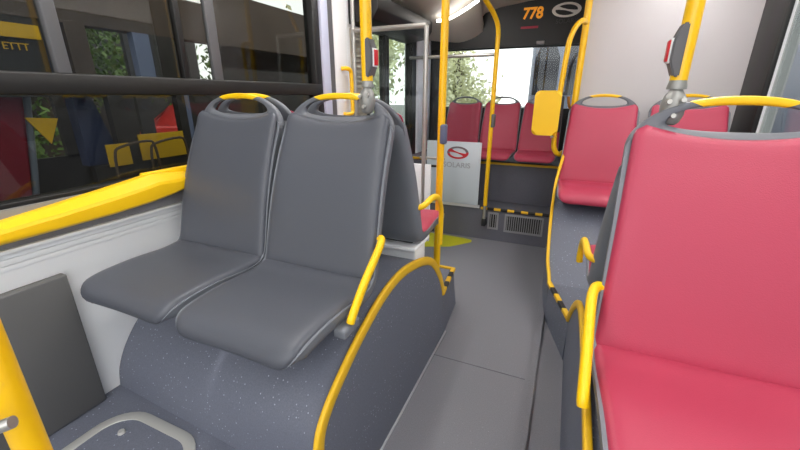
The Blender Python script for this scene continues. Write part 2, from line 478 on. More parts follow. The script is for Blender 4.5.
# pedestal between the back to back shells
pd = empty('seat_pedestal', (-0.72, 1.4, 0)); tag(pd, 'pale grey metal pedestal carrying the rear-facing seats on the left wheel arch box', 'pedestal')
box('pedestal_beam', (-0.62, -0.04, 0.568), (0.195, 0.15, 0.588), M['white_panel'], pd, 0.006)
box('pedestal_foot', (-0.55, -0.02, 0.48), (0.190, 0.10, 0.570), M['white_panel'], pd, 0.006)

# ------------------------------------------------------------------ right wheel-arch boxes
wr = empty('wheel_arch_box', (0.5, 1.0, 0)); tag(wr, 'grey wheel arch box under the large red seat on the right of the aisle', 'wheel arch box')
PR = [(-0.9, 0.20), (-0.4, 0.30), (0.0, 0.46), (0.35, 0.545), (0.62, 0.572), (0.85, 0.578), (1.05, 0.572), (1.20, 0.548), (1.33, 0.490), (1.48, 0.385), (1.60, 0.275)]
RA = cat_rom([(0.113, y, z) for y, z in PR], 5); RW = [Vector((0.968, p.y, p.z)) for p in RA]
arch_body('vinyl_cover', RA, RW, lambda p: (0.122, p[1], 0.0), ([Vector((0.116, 1.672, 0.222)), Vector((0.116, 1.675, 0.0))], [Vector((0.968, 1.672, 0.222)), Vector((0.968, 1.675, 0.0))]), M['podium'], wr)
bm = bmesh.new(); add_sweep(bm, local([p + Vector((-0.002, 0, 0.004)) for p in RA] + [Vector((0.113, 1.672, 0.226))], wr), rrect(0.026, 0.016, 0.005, 2), up=(-1, 0, 0))
from_bm('edge_trim', bm, M['yellow_rubber'], wr, angle=1.0)
# footwell between both boxes
fw = empty('footwell_step', (0.5, 1.8, 0)); tag(fw, 'low grey step between the two right-hand seat boxes, black and yellow striped edge', 'step')
bm = bmesh.new(); add_prism(bm, [(0.118 - 0.5, 1.676 - 1.8), (0.968 - 0.5, 1.676 - 1.8), (0.968 - 0.5, 2.02 - 1.8), (0.014 - 0.5, 2.02 - 1.8)], 2, 0.0, 0.222)
from_bm('step_body', bm, M['podium'], fw, smooth=False)
nosing('step_nosing', [(0.014, 2.01, 0.228), (0.114, 1.680, 0.228)], fw)
w2 = empty('wheel_arch_box', (0.4, 2.6, 0)); tag(w2, 'blue grey speckled box under the two farther red seats, yellow curved edge', 'wheel arch box')
P2 = [(2.02, 0.222), (2.05, 0.245), (2.14, 0.30), (2.26, 0.385), (2.38, 0.48), (2.50, 0.55), (2.65, 0.585), (2.85, 0.59), (3.09, 0.59)]
X2 = [0.010, 0.004, -0.010, -0.020, -0.027, -0.030, -0.030, -0.026, -0.02]
A2 = cat_rom([(x, y, z) for x, (y, z) in zip(X2, P2)], 6); W2 = [Vector((0.968, p.y, p.z)) for p in A2]
arch_body('vinyl_cover', A2, W2, lambda p: (p[0] + 0.006, p[1], 0.0), ([], []), M['podium'], w2)
T2 = [(0.014, 2.01, 0.226), (0.006, 2.06, 0.255)] + [(x, y, z + 0.004) for x, (y, z) in list(zip(X2, P2))[2:6]] + [(-0.030, 2.56, 0.64), (-0.022, 2.66, 0.72), (-0.004, 2.80, 0.82), (0.020, 2.95, 0.93), (0.030, 3.03, 1.02), (0.026, 3.072, 1.12)]
bm = bmesh.new(); add_sweep(bm, local(cat_rom(T2, 6), w2), rrect(0.026, 0.018, 0.006, 2), up=(-1, 0, 0))
from_bm('edge_trim', bm, M['yellow_rubber'], w2, angle=1.0)

# ------------------------------------------------------------------ floors
o = box('floor', (-1.5, -0.9, -0.06), (1.05, 4.05, 0.0), M['floor']); tag(o, kind='structure')
o = box('floor', (-1.42, -0.9, 0.001), (-0.490, 0.64, 0.17), M['podium']); tag(o, 'speckled grey raised floor in front of the left wheel arch box', kind='structure')
o = box('trim_1', (-0.30, 1.462, 0.0003), (-0.02, 1.466, 0.0013), M['bench']); tag(o, kind='structure')
o.scale = (1.6, 1, 1)
o = prism('trim_2', [(-0.016, -0.9), (0.004, -0.9), (0.012, 2.0), (-0.03, 3.1), (-0.045, 3.1), (-0.020, 2.0)], 2, 0.0, 0.022, M['floor']); tag(o, kind='structure')
# rear step riser, platform and bench base
o = box('trim_3', (-1.42, 3.12, 0.0), (-0.03, 4.0, 0.285), M['bench']); tag(o, kind='structure')
bb = empty('bench_base', (-0.7, 3.4, 0)); tag(bb, 'dark grey speckled base under the rear bench seats', 'bench base')
box('base_panel', (-0.70, -0.04, 0.287), (0.68, 0.58, 0.640), M['bench'], bb, 0.004)
box('base_edge', (-0.70, -0.052, 0.622), (0.68, -0.03, 0.642), M['yellow_rubber'], bb, 0.003)
# black and yellow nosing on the rear step
rn = empty('step_edge_strip', (-0.3, 3.115, 0.285)); tag(rn, 'black and yellow striped strip along the edge of the rear step', 'step edge')
P = [Vector((-0.60 + 0.0277 * k, 3.114, 0.283)) for k in range(21)]
bm = bmesh.new(); add_sweep(bm, local(P, rn), rrect(0.02, 0.022, 0.004, 2), mi=lambda i: (i // 2 + i // 10 * 0) % 2)
from_bm('striped_strip', bm, None, rn, mats=[M['yellow_rubber'], M['dark_plastic']], angle=1.0)
bm = bmesh.new(); add_sweep(bm, local([(-1.10, 3.112, 0.292), (-0.615, 3.112, 0.292)], rn), rrect(0.02, 0.026, 0.004, 2))
from_bm('metal_strip', bm, M['white'], rn)
# vents
def vent(x0, x1, z0, z1, label):
    r = empty('air_vent', ((x0 + x1) / 2, 3.118, (z0 + z1) / 2)); tag(r, label, 'vent', None)
    w, h = (x1 - x0) / 2, (z1 - z0) / 2; t = 0.016
    bm = bmesh.new()
    add_box(bm, (-w, -0.010, -h), (-w + t, 0.0, h)); add_box(bm, (w - t, -0.010, -h), (w, 0.0, h))
    add_box(bm, (-w + t, -0.010, -h), (w - t, 0.0, -h + t)); add_box(bm, (-w + t, -0.010, h - t), (w - t, 0.0, h))
    from_bm('vent_frame', bm, M['vent'], r, smooth=False)
    box('vent_back', (-w + t, -0.003, -h + t), (w - t, 0.0, h - t), M['black_frame'], r)
    n = int((2 * w - 2 * t) / 0.017)
    for k in range(n):
        x = -w + t + (k + 0.5) * (2 * w - 2 * t) / n
        box('slat', (x - 0.003, -0.009, -h + t), (x + 0.003, -0.003, h - t), M['vent_dark'] if k % 1 else M['vent'], r)
    return r
vent(-0.535, -0.445, 0.105, 0.255, 'small upright grey vent grille in the rear step riser beside the thin pole')
vent(-0.395, -0.085, 0.095, 0.255, 'wide grey vent grille in the rear step riser, right of the small one')
# lime floor marking
bm = bmesh.new()
add_prism(bm, [(-1.25, 2.72), (-0.98, 2.74), (-0.78, 2.83), (-0.64, 3.0), (-0.65, 3.05), (-0.72, 3.07), (-1.25, 3.09)], 2, 0.0005, 0.002)
o = from_bm('floor_marking', bm, M['lime'], None, smooth=False); tag(o, 'lime yellow painted patch on the floor by the door', 'floor marking')
# hatch in the raised floor
ht = empty('floor_hatch', (-1.09, 0.345, 0.17)); tag(ht, 'rounded hatch with a metal rim in the speckled raised floor', 'hatch')
pr = rrect(0.375, 0.42, 0.10, 8)
bm = bmesh.new()
add_sweep(bm, [Vector((p[0], p[1], 0.001)) for p in pr] + [Vector((pr[0][0], pr[0][1], 0.001))], rrect(0.034, 0.007, 0.002, 2), up=(0, 0, 1), caps=False)
from_bm('hatch_rim', bm, M['hatch'], ht)
bm = bmesh.new(); add_prism(bm, [(p[0] * 0.95, p[1] * 0.95) for p in pr], 2, 0.0, 0.0025)
from_bm('hatch_lid', bm, M['podium'], ht, smooth=False)
bm = bmesh.new(); bmesh.ops.create_cone(bm, cap_ends=True, segments=16, radius1=0.012, radius2=0.009, depth=0.008, matrix=Matrix.Translation((-0.10, 0.14, 0.006)))
from_bm('bolt', bm, M['hatch'], ht, angle=0.8)

# ------------------------------------------------------------------ left wall
holes = [(-0.6, 2.03, 0.90, 1.86), (2.62, 3.52, 0.06, 1.70)]
o = quad_wall_with_holes('wall_left', -1.42, -0.9, 4.02, 0.0, 2.2, holes, M['white_panel'], -0.07); tag(o, kind='structure')
# waist rail ribs
bm = bmesh.new()
for z0, z1, d in ((0.722, 0.738, 0.004), (0.740, 0.757, 0.006), (0.759, 0.774, 0.008)):
    add_box(bm, (-1.42, -0.9, z0), (-1.42 + d, 2.02, z1), 0.0015)
add_box(bm, (-1.42, -0.9, 0.776), (-1.398, 2.02, 0.788), 0.003)
o = from_bm('trim_4', bm, M['white_panel'], None, angle=0.6); tag(o, kind='structure')
o = box('trim_5', (-1.42, -0.9, 0.790), (-1.406, 2.02, 0.898), M['vent']); tag(o, kind='structure')
# yellow bar along the sill
yb = empty('yellow_sill_bar', (-1.40, 0.4, 0.86)); tag(yb, 'broad glossy yellow bar running along the window sill beside the grey seats', 'bar')
bm = bmesh.new(); rows = []
for (y, d, zt, zc, zb) in ((-0.8, 0.040, 0.842, 0.836, 0.812), (0.10, 0.046, 0.848, 0.839, 0.814), (0.44, 0.055, 0.872, 0.852, 0.818), (0.56, 0.058, 0.886, 0.860, 0.820), (0.72, 0.060, 0.906, 0.874, 0.824), (0.85, 0.060, 0.923, 0.888, 0.832), (0.885, 0.058, 0.928, 0.893, 0.836), (0.93, 0.058, 0.922, 0.890, 0.841), (1.0, 0.052, 0.913, 0.887, 0.852), (1.05, 0.045, 0.906, 0.884, 0.860), (1.09, 0.01, 0.90, 0.884, 0.868)):
    lp_ = [(-1.404, zb), (-1.404 + d * 0.75, zb - 0.002), (-1.404 + d * 0.96, zb + 0.006), (-1.404 + d, (zb * 1.5 + zc) / 2.5), (-1.404 + d, zc - 0.004), (-1.404 + d * 0.93, zc + 0.006), (-1.404 + d * 0.42, zt - 0.002), (-1.404 + d * 0.25, zt), (-1.404, zt)]
    rows.append([bm.verts.new(Vector((x, y, z)) - Vector(yb.location)) for x, z in lp_])
for i in range(len(rows) - 1):
    for k in range(9): bm.faces.new((rows[i][k], rows[i][(k + 1) % 9], rows[i + 1][(k + 1) % 9], rows[i + 1][k]))
bm.faces.new(rows[0]); bm.faces.new(rows[-1][::-1])
from_bm('bar_body', bm, M['yellow_plastic'], yb, angle=0.22)
box('sill_ledge', (-0.018, 0.46, 0.034), (0.004, 1.3, 0.070), M['yellow_plastic'], yb, 0.004)
# heater panel on the wall
o = box('heater_panel', (-1.418, -0.5, 0.172), (-1.385, 0.555, 0.668), M['grey_panel'], None, 0.006); tag(o, 'flat dark grey heater cover on the white wall by the raised floor', 'panel')

# window 1 (big side window with sliding upper panes)
def window_rect(name, x, y0, y1, z0, z1, m, root, th=0.006):
    return box(name, (x - th / 2, y0, z0), (x + th / 2, y1, z1), m, root)
wd = empty('window_1', (-1.44, 0.7, 0.9)); tag(wd, kind='structure')
def wbx(name, lo, hi, m, bev=0.003): return box(name, tuple(Vector(lo) - Vector(wd.location)), tuple(Vector(hi) - Vector(wd.location)), m, wd, bev)
wbx('window_rail', (-1.46, -0.6, 1.200), (-1.402, 2.03, 1.262), M['black_frame'], 0.006)
wbx('window_frame', (-1.47, 1.985, 0.90), (-1.405, 2.045, 1.86), M['black_frame'], 0.005)
wbx('window_frame', (-1.47, -0.6, 0.895), (-1.415, 2.03, 0.912), M['black_frame'])
wbx('window_frame', (-1.47, -0.6, 1.83), (-1.41, 2.03, 1.88), M['black_frame'])
wbx('window_divider', (-1.452, 0.700, 1.262), (-1.424, 0.738, 1.83), M['grey_box'])
wbx('window_divider', (-1.452, 1.125, 1.262), (-1.424, 1.150, 1.83), M['black_frame'])
wbx('window_divider', (-1.450, 1.275, 1.262), (-1.430, 1.322, 1.83), M['grey_box'])
wbx('window_pane', (-1.447, -0.6, 0.912), (-1.441, 1.985, 1.200), M['glass'], 0)
wbx('window_pane', (-1.447, -0.6, 1.262), (-1.441, 1.985, 1.83), M['glass'], 0)
# pillar strips between window and door zone
o = box('trim_6', (-1.420, 2.047, 0.80), (-1.392, 2.120, 2.0), M['pillar'], None, 0.004); tag(o, kind='structure')
o = box('trim_7', (-1.420, 2.122, 0.80), (-1.404, 2.185, 2.0), M['grey_box']); tag(o, kind='structure')
o = box('trim_8', (-1.420, 2.187, 0.60), (-1.398, 2.330, 2.0), M['white'], None, 0.004); tag(o, kind='structure')
# yellow handle on the white pillar
gh = empty('wall_handle', (0, 0, 0)); o = tube('handle_bar', [(-1.398, 2.255, 1.362), (-1.366, 2.268, 1.362), (-1.360, 2.300, 1.350), (-1.360, 2.310, 1.30), (-1.360, 2.310, 1.12), (-1.360, 2.300, 1.085), (-1.370, 2.268, 1.078), (-1.398, 2.252, 1.078)], 0.013, M['yellow'], gh, smooth_path=5); tag(gh, 'curved yellow grab handle fixed to the white pillar beyond the grey seats', 'handle')

# door zone
dr = empty('door_1', (-1.44, 3.0, 0)); tag(dr, kind='structure')
def dbx(name, lo, hi, m, bev=0.003): return box(name, tuple(Vector(lo) - Vector(dr.location)), tuple(Vector(hi) - Vector(dr.location)), m, dr, bev)
for a, b in ((2.62, 2.975), (2.975, 3.52)):
    dbx('door_frame', (-1.465, a, 0.06), (-1.415, a + 0.045, 1.70), M['black_frame'])
    dbx('door_frame', (-1.465, b - 0.045, 0.06), (-1.415, b, 1.70), M['black_frame'])
    dbx('door_frame', (-1.465, a, 1.64), (-1.415, b, 1.70), M['black_frame'])
    dbx('door_frame', (-1.465, a, 0.06), (-1.415, b, 0.14), M['black_frame'])
    dbx('door_pane', (-1.443, a + 0.045, 0.14), (-1.437, b - 0.045, 1.64), M['door_glass'], 0)
o = box('trim_9', (-1.420, 3.49, 0.0), (-1.400, 3.59, 1.80), M['black_frame']); tag(o, kind='structure')
o = box('trim_10', (-1.420, 3.60, 0.3), (-1.385, 3.97, 1.72), mat('pale_lavender', srgb(238, 240, 250), 0.45), None, 0.01); tag(o, kind='structure')
# pale slatted shutter between the white pillar and the door
bm = bmesh.new(); add_box(bm, (-1.420, 2.410, 0.85), (-1.412, 2.61, 1.62))
for k in range(22):
    z = 0.87 + k * 0.034
    add_box(bm, (-1.412, 2.414, z), (-1.398, 2.606, z + 0.016), 0.003)
o = from_bm('trim_12', bm, mat('beige_slats', srgb(196, 188, 172), 0.6), None, angle=0.6); tag(o, kind='structure')
# dark door drive cover above the door
dc = prism('door_drive_cover', [(-1.42, 1.64), (-1.24, 1.66), (-1.20, 1.72), (-1.20, 1.80), (-1.42, 1.80)], 1, 2.40, 3.45, M['black_frame'], None, 0.008); tag(dc, 'dark housing above the door at the top left of the rear', 'cover')
o = box('vent_strip', (-1.205, 2.75, 1.885), (-1.185, 3.35, 1.91), M['vent']); bpy.data.objects.remove(o)

# partition by the door (silver tube frame, clear pane, white lower panel)
pt = empty('door_partition', (-1.1, 2.40, 0)); tag(pt, 'silver tube partition with a white lower panel and clear pane between the grey seats and the door', 'partition')
def pl(p): return Vector(p) - Vector(pt.location)
tube('wall_post', [pl((-1.385, 2.40, 0.0)), pl((-1.385, 2.40, 2.05))], 0.014, M['steel'], pt)
tube('aisle_post', [pl((-0.872, 2.40, 0.0)), pl((-0.872, 2.40, 1.60))], 0.016, M['steel'], pt)
tube('top_rail', [pl((-1.385, 2.40, 1.600)), pl((-0.872, 2.40, 1.600))], 0.016, M['steel'], pt)
box('clear_pane', tuple(pl((-1.37, 2.397, 0.78))), tuple(pl((-0.888, 2.403, 1.584))), M['clear'], pt)
box('lower_panel', tuple(pl((-1.37, 2.390, 0.20))), tuple(pl((-0.820, 2.410, 0.755))), M['white_panel'], pt, 0.004)
tube('pane_clip', [pl((-0.90, 2.40, 0.80)), pl((-0.72, 2.40, 0.80))], 0.008, M['steel'], pt)

# ------------------------------------------------------------------ poles
def stop_box(root, base, side):
    """grey stop-button box on a pole; side = +-1 in x"""
    bm = bmesh.new()
    pr = [(0, -0.054), (0.011, -0.054), (0.024, -0.022), (0.024, 0.020), (0.012, 0.054), (0, 0.054)]
    add_prism(bm, [(base[0] + side * (0.004 + p[0]), base[2] + p[1]) for p in pr], 1, base[1] - 0.020, base[1] + 0.020)
    bmesh.ops.bevel(bm, geom=bm.edges[:], offset=0.003, segments=2, affect='EDGES')
    b = from_bm('button_box', bm, M['grey_box'], root, angle=0.8)
    box('button_surround', (base[0] + side * 0.026, base[1] - 0.015, base[2] - 0.026), (base[0] + side * 0.031, base[1] + 0.015, base[2] + 0.026), M['white'], b, 0.002)
    box('stop_button', (base[0] + side * 0.028, base[1] - 0.0115, base[2] - 0.022), (base[0] + side * 0.035, base[1] + 0.0115, base[2] + 0.022), M['red_btn'], b, 0.003)
def seat_pole(x, y, ztop, zc, label, side, zb):
    r = empty('grab_pole', (x, y, zc)); tag(r, label, 'pole')
    tube('pole', [(0, 0, 0.045), (0, 0, ztop - zc)], 0.0172, M['yellow'], r, 18)
    tube('collar', [(0, 0, 0.026), (0, 0, 0.032), (0, 0, 0.050)], 0.017, M['clamp'], r, 18, scale=[1.15, 1.15, 0.9])
    # cast clamp: lathed knuckle flattened front to back
    zz = [-0.052, -0.046, -0.030, -0.008, 0.012, 0.024, 0.030]; rr = [0.010, 0.018, 0.024, 0.026, 0.021, 0.013, 0.012]
    bm = bmesh.new(); add_sweep(bm, [(0, -0.004, z) for z in zz], circ(1.0, 18), [(q, q * 0.85) for q in rr], up=(0, 1, 0))
    c = from_bm('clamp', bm, M['clamp'], r, angle=1.2)
    for (bx, bz) in ((-0.013, 0.0), (0.013, 0.004), (0.0, -0.030)):
        bm = bmesh.new(); bmesh.ops.create_cone(bm, cap_ends=True, segments=12, radius1=0.0065, radius2=0.005, depth=0.008, matrix=Matrix.Translation((bx, -0.029, bz)) @ Matrix.Rotation(PI / 2, 4, 'X'))
        from_bm('bolt', bm, M['steel'], c, angle=0.7)
    stop_box(r, (0, 0, zb - zc), side)
    return r
seat_pole(-0.590, 1.098, 2.06, 1.196, 'yellow pole with a stop button rising from the head of the aisle-side grey seat', 1, 1.306)
seat_pole(0.212, 1.078, 2.06, 1.186, 'yellow pole with a red stop button clamped to the head of the large red seat', -1, 1.292)

mp = empty('grab_pole', (-0.567, 1.80, 0.222)); tag(mp, 'tall straight yellow pole rising from the left step, in front of the logo panel', 'pole')
tube('pole', [(0, 0, 0.07), (0, 0, 1.86)], 0.018, M['yellow'], mp, 16)
tube('foot_sleeve', [(0, 0, 0.0), (0, 0, 0.08)], 0.015, M['steel'], mp, 16)
bm = bmesh.new(); add_box(bm, (-0.004, -0.020, 0.75), (0.028, 0.020, 0.845), 0.009, 3)
from_bm('button_box', bm, mat('blue_grey_button', srgb(96, 106, 132), 0.4), mp)

rp = empty('grab_pole', (-0.560, 3.07, 0.16)); tag(rp, 'thin yellow pole at the rear step whose top bends forward to the ceiling', 'pole')
tube('pole', [(0, 0, 0.16), (0, 0, 0.8), (0, 0, 1.40), (0, 0, 1.46), (-0.006, -0.02, 1.52), (-0.03, -0.08, 1.585), (-0.075, -0.20, 1.66), (-0.12, -0.36, 1.76), (-0.16, -0.5, 1.90)], 0.017, M['yellow'], rp, 14, 5)
tube('pole_sleeve', [(0, 0, 0.03), (0, 0, 0.17)], 0.013, M['steel'], rp)
bm = bmesh.new(); add_box(bm, (-0.018, -0.018, -0.02), (0.018, 0.052, 0.045), 0.006)
from_bm('pole_foot', bm, M['dark_plastic'], rp)
bm = bmesh.new(); add_box(bm, (0.0, -0.024, 0.80), (0.028, 0.024, 0.90), 0.008, 3)
from_bm('button_box', bm, M['grey_box'], rp)

tp = empty('grab_pole', (0.016, 3.066, 1.08)); tag(tp, 'yellow pole along the left edge of the pale panel with a loop carrying the validator', 'pole')
tube('pole', [(0, 0, 0), (0, 0, 1.02)], 0.022, M['yellow'], tp, 16)
lp = [(0.0, -0.0, 0.575), (-0.022, -0.10, 0.575), (-0.050, -0.16, 0.545), (-0.075, -0.19, 0.485), (-0.088, -0.20, 0.40), (-0.100, -0.20, 0.10), (-0.098, -0.20, -0.17), (-0.085, -0.20, -0.245), (-0.055, -0.18, -0.275), (-0.028, -0.15, -0.262)]
tube('pole_loop', lp, 0.017, M['yellow'], tp, 14, 6)
tube('hook', [(-0.002, -0.01, 0.02), (-0.02, -0.035, 0.03), (-0.035, -0.05, 0.055), (-0.045, -0.055, 0.11)], 0.010, mat('ochre_hook', srgb(150, 96, 20), 0.5), tp, 10, 4)

# ticket validator on the loop
tv = empty('ticket_validator', (-0.148, 2.80, 1.085)); tag(tv, 'rounded yellow ticket validator hanging on the pole loop in front of the rear bench', 'validator')
bm = bmesh.new()
add_prism(bm, [(p[0], p[1]) for p in rrect(0.165, 0.285, 0.032, 6)], 1, -0.045, 0.0)
bmesh.ops.bevel(bm, geom=[e for e in bm.edges if all(v.co.y < -0.04 for v in e.verts)], offset=0.014, segments=3, affect='EDGES')
from_bm('yellow_cover', bm, M['yellow_plastic'], tv, angle=0.8)
bm = bmesh.new(); add_box(bm, (-0.060, 0.0, -0.125), (0.098, 0.085, 0.110), 0.012, 3)
from_bm('black_housing', bm, M['dark_plastic'], tv)
bm = bmesh.new(); bmesh.ops.create_uvsphere(bm, u_segments=12, v_segments=8, radius=0.011, matrix=Matrix.Translation((0.052, -0.012, -0.152)))
from_bm('lock_knob', bm, M['steel'], tv)

# foreground pole at the lower left
fp = empty('grab_pole', (-0.531, 0.130, 0.17)); tag(fp, 'thick yellow pole in the bottom left corner, close to the camera', 'pole')
tube('pole', [(0, 0, 0), (0, 0, 1.9)], 0.0155, M['yellow'], fp, 20)
tube('silver_stub', [Vector(p) - Vector(fp.location) for p in ((-0.66, 0.05, 0.80), (-0.500, 0.095, 0.878), (-0.4785, 0.112, 0.886))], 0.0065, M['steel'], fp, 12)

# ------------------------------------------------------------------ glass screen with the logo panel
gs = empty('glass_screen', (-0.86, 3.09, 0.29)); tag(gs, 'screen at the rear step: pale panel with a red swirl logo under a clear pane', 'screen')
box('logo_panel', (-0.232, -0.008, 0.02), (0.235, 0.004, 0.545), M['screen'], gs, 0.002)
box('clear_pane', (-0.232, -0.005, 0.547), (0.235, 0.001, 1.183), M['clear'], gs)
tube('top_rail', [(-0.40, -0.002, 1.195), (0.28, -0.002, 1.195)], 0.013, M['steel'], gs)
tube('panel_clip', [(-0.30, -0.014, 0.33), (-0.14, -0.014, 0.33)], 0.010, M['dark_plastic'], gs)

def swirl(root, cx, cz, rx, rz, y, m_top, m_band, th=0.002):
    """oval ring with a slanted band: an emblem"""
    def ring(a0, a1, m, name):
        bm = bmesh.new(); n = 28; V = []
        for k in range(n + 1):
            a = a0 + (a1 - a0) * k / n
            w = 0.24 + 0.05 * math.sin(a) ** 2
            row = []
            for s in (1.0, 1.0 - w):
                for yy in (y, y - th): row.append(bm.verts.new((cx + rx * s * math.cos(a), yy, cz + rz * s * math.sin(a))))
            V.append(row)
        for k in range(n):
            for (i, j) in ((0, 1), (1, 3), (3, 2), (2, 0)): bm.faces.new((V[k][i], V[k][j], V[k + 1][j], V[k + 1][i]))
        bm.faces.new((V[0][0], V[0][1], V[0][3], V[0][2])); bm.faces.new((V[n][0], V[n][1], V[n][3], V[n][2]))
        return from_bm(name, bm, m, root, smooth=False)
    ring(0.10, PI + 0.15, m_top, 'emblem_arc'); ring(PI + 0.15, 2 * PI + 0.10, m_band, 'emblem_arc')
    P = [(-0.86, 0.52), (-0.62, 0.62), (-0.30, 0.30), (0.10, 0.05), (0.55, -0.08), (0.92, -0.10), (0.90, -0.40), (0.62, -0.62), (0.30, -0.30), (-0.10, -0.05), (-0.55, 0.08), (-0.92, 0.10)]
    bm = bmesh.new(); add_prism(bm, [(cx + rx * p[0], cz + rz * p[1]) for p in P], 1, y - th * 1.2, y)
    from_bm('emblem_band', bm, m_band, root, smooth=False)
lpn = [c for c in gs.children if c.name.startswith('logo_panel')][0]
swirl(lpn, 0.040, 0.455, 0.092, 0.052, -0.0085, M['logo_grey'], M['logo_red'])
text_mesh('lettering', 'SOLARIS', 0.060, M['letter_grey'], lpn, (0.035, -0.0095, 0.350), (PI / 2, 0, 0), 0.0006, 1.05, bold=0.001)

# ------------------------------------------------------------------ rear wall and display fascia
bm = bmesh.new()
for lo, hi in (((-1.42, 4.0, 0.0), (1.0, 4.06, 1.08)), ((-1.42, 4.0, 1.62), (1.0, 4.06, 2.2)), ((-1.42, 4.0, 1.08), (-1.30, 4.06, 1.62)), ((0.35, 4.0, 1.08), (1.0, 4.06, 1.62))):
    add_box(bm, lo, hi)
o = from_bm('wall_rear', bm, M['dark_plastic'], None, smooth=False); tag(o, kind='structure')
w3 = empty('window_2', (-0.5, 4.03, 1.08)); tag(w3, kind='structure')
box('window_pane', (-0.80, -0.003, 0.0), (0.85, 0.003, 0.54), M['clear'], w3)
fs = empty('display_fascia', (-0.5, 3.96, 1.63)); tag(fs, 'black panel over the rear window with the orange number 778 and a white swirl emblem', 'display')
bm = bmesh.new(); add_prism(bm, [(-0.92, 0.0), (0.52, -0.005), (0.52, 0.52), (-0.92, 0.52)], 1, -0.01, 0.03)
from_bm('fascia_panel', bm, M['black_frame'], fs, smooth=False)
text_mesh('route_number', '778', 0.125, M['orange'], fs, (0.072, -0.014, 0.258), (PI / 2, 0, 0), 0.001, 0.92, 0.07, bold=0.004)
box('red_text_line', (-0.02, -0.013, 0.140), (0.13, -0.010, 0.158), M['red_led'], fs)
swirl(fs, 0.350, 0.268, 0.118, 0.058, -0.012, M['logo_white'], M['logo_white'])
text_mesh('emblem_lettering', 'SOLARIS', 0.050, M['logo_faint'], fs, (0.365, -0.012, 0.180), (PI / 2, 0, 0), 0.0006, 1.0)
box('sensor', (0.13, -0.03, 0.0), (0.20, -0.01, 0.035), M['vent'], fs, 0.006)

# ------------------------------------------------------------------ ceiling
bm = bmesh.new()
secs = [(-0.2, [(-1.42, 1.88), (-1.25, 1.95), (-1.05, 2.04), (-0.85, 2.09), (-0.6, 2.10), (1.02, 2.10)]),
        (2.3, [(-1.42, 1.88), (-1.25, 1.93), (-1.05, 2.03), (-0.85, 2.09), (-0.6, 2.10), (1.02, 2.10)]),
        (3.1, [(-1.42, 1.86), (-1.22, 1.88), (-1.05, 1.96), (-0.85, 2.06), (-0.6, 2.10), (1.02, 2.10)]),
        (3.6, [(-1.42, 1.825), (-1.22, 1.815), (-1.05, 1.83), (-0.85, 1.95), (-0.66, 2.07), (1.02, 2.10)]),
        (3.95, [(-1.42, 1.72), (-1.25, 1.70), (-1.05, 1.69), (-0.87, 1.77), (-0.72, 1.96), (1.02, 2.10)])]
rows = []
for y, s in secs:
    sm = cat_rom([(x, y, z) for x, z in s], 5); rows.append([bm.verts.new(p) for p in sm])
top = [[bm.verts.new(v.co + Vector((0, 0, 0.03))) for v in r] for r in rows]
for R_, fl in ((rows, 0), (top, 1)):
    for i in range(len(R_) - 1):
        for j in range(len(R_[0]) - 1):
            bm.faces.new((R_[i][j], R_[i][j + 1], R_[i + 1][j + 1], R_[i + 1][j]))
for i in range(len(rows) - 1):
    for j in (0, len(rows[0]) - 1): bm.faces.new((rows[i][j], rows[i + 1][j], top[i + 1][j], top[i][j]))
for j in range(len(rows[0]) - 1):
    for i in (0, len(rows) - 1): bm.faces.new((rows[i][j], rows[i][j + 1], top[i][j + 1], top[i][j]))
o = from_bm('ceiling', bm, M['ceiling'], None, angle=0.8); tag(o, kind='structure')
# curved LED strip on the rear dome
led = tube('led_strip', [(-1.159, 3.45, 1.803), (-1.085, 3.45, 1.806), (-1.0, 3.45, 1.833), (-0.905, 3.45, 1.878), (-0.81, 3.45, 1.930)], 0.012, M['led'], None, 10, 6); tag(led, 'curved glowing white light strip on the rear ceiling dome', 'light')
# unseen ceiling lamps added to brighten the saloon from above
for i, (x, lb) in enumerate(((-0.92, 'added long white ceiling light above the left-hand seats, outside the picture'), (0.55, 'added long white ceiling light above the right-hand seats, outside the picture'))):
    l = empty('added_ceiling_light', (x, 1.2, 2.062)); tag(l, lb, 'light')
    box('diffuser', (-0.06, -1.35, -0.012), (0.06, 2.0, 0.0), emit('added_lamp_glow', (1, 0.98, 0.96, 1), 15.0), l, 0.004)
    box('housing', (-0.075, -1.37, 0.0), (0.075, 2.02, 0.025), M['white'], l, 0.004)

# ------------------------------------------------------------------ right side
tw = box('wall_rear_right', (0.030, 3.10, 0.592), (0.985, 3.98, 2.10), M['tower']); tag(tw, 'pale engine tower panel behind the farther red seats', kind='structure')
holes = [(0.0, 2.80, 0.86, 1.86)]
o = quad_wall_with_holes('wall_right', 0.97, -0.9, 4.02, 0.0, 2.2, holes, M['white_panel'], 0.07); tag(o, kind='structure')
o = box('trim_11', (0.945, 2.79, 0.59), (0.972, 3.10, 2.10), M['black_frame'], None, 0.004); tag(o, kind='structure')
w4 = empty('window_3', (0.99, 1.4, 0.86)); tag(w4, kind='structure')
box('window_pane', (-0.003, -1.4, 0.0), (0.003, 1.4, 1.0), M['glass'], w4)
box('window_frame', (-0.02, -1.4, -0.02), (0.01, 1.4, 0.02), M['black_frame'], w4)

# ------------------------------------------------------------------ outside
o = box('ground', (-40, -30, -0.40), (40, 60, -0.35), M['ground']); tag(o, kind='structure')

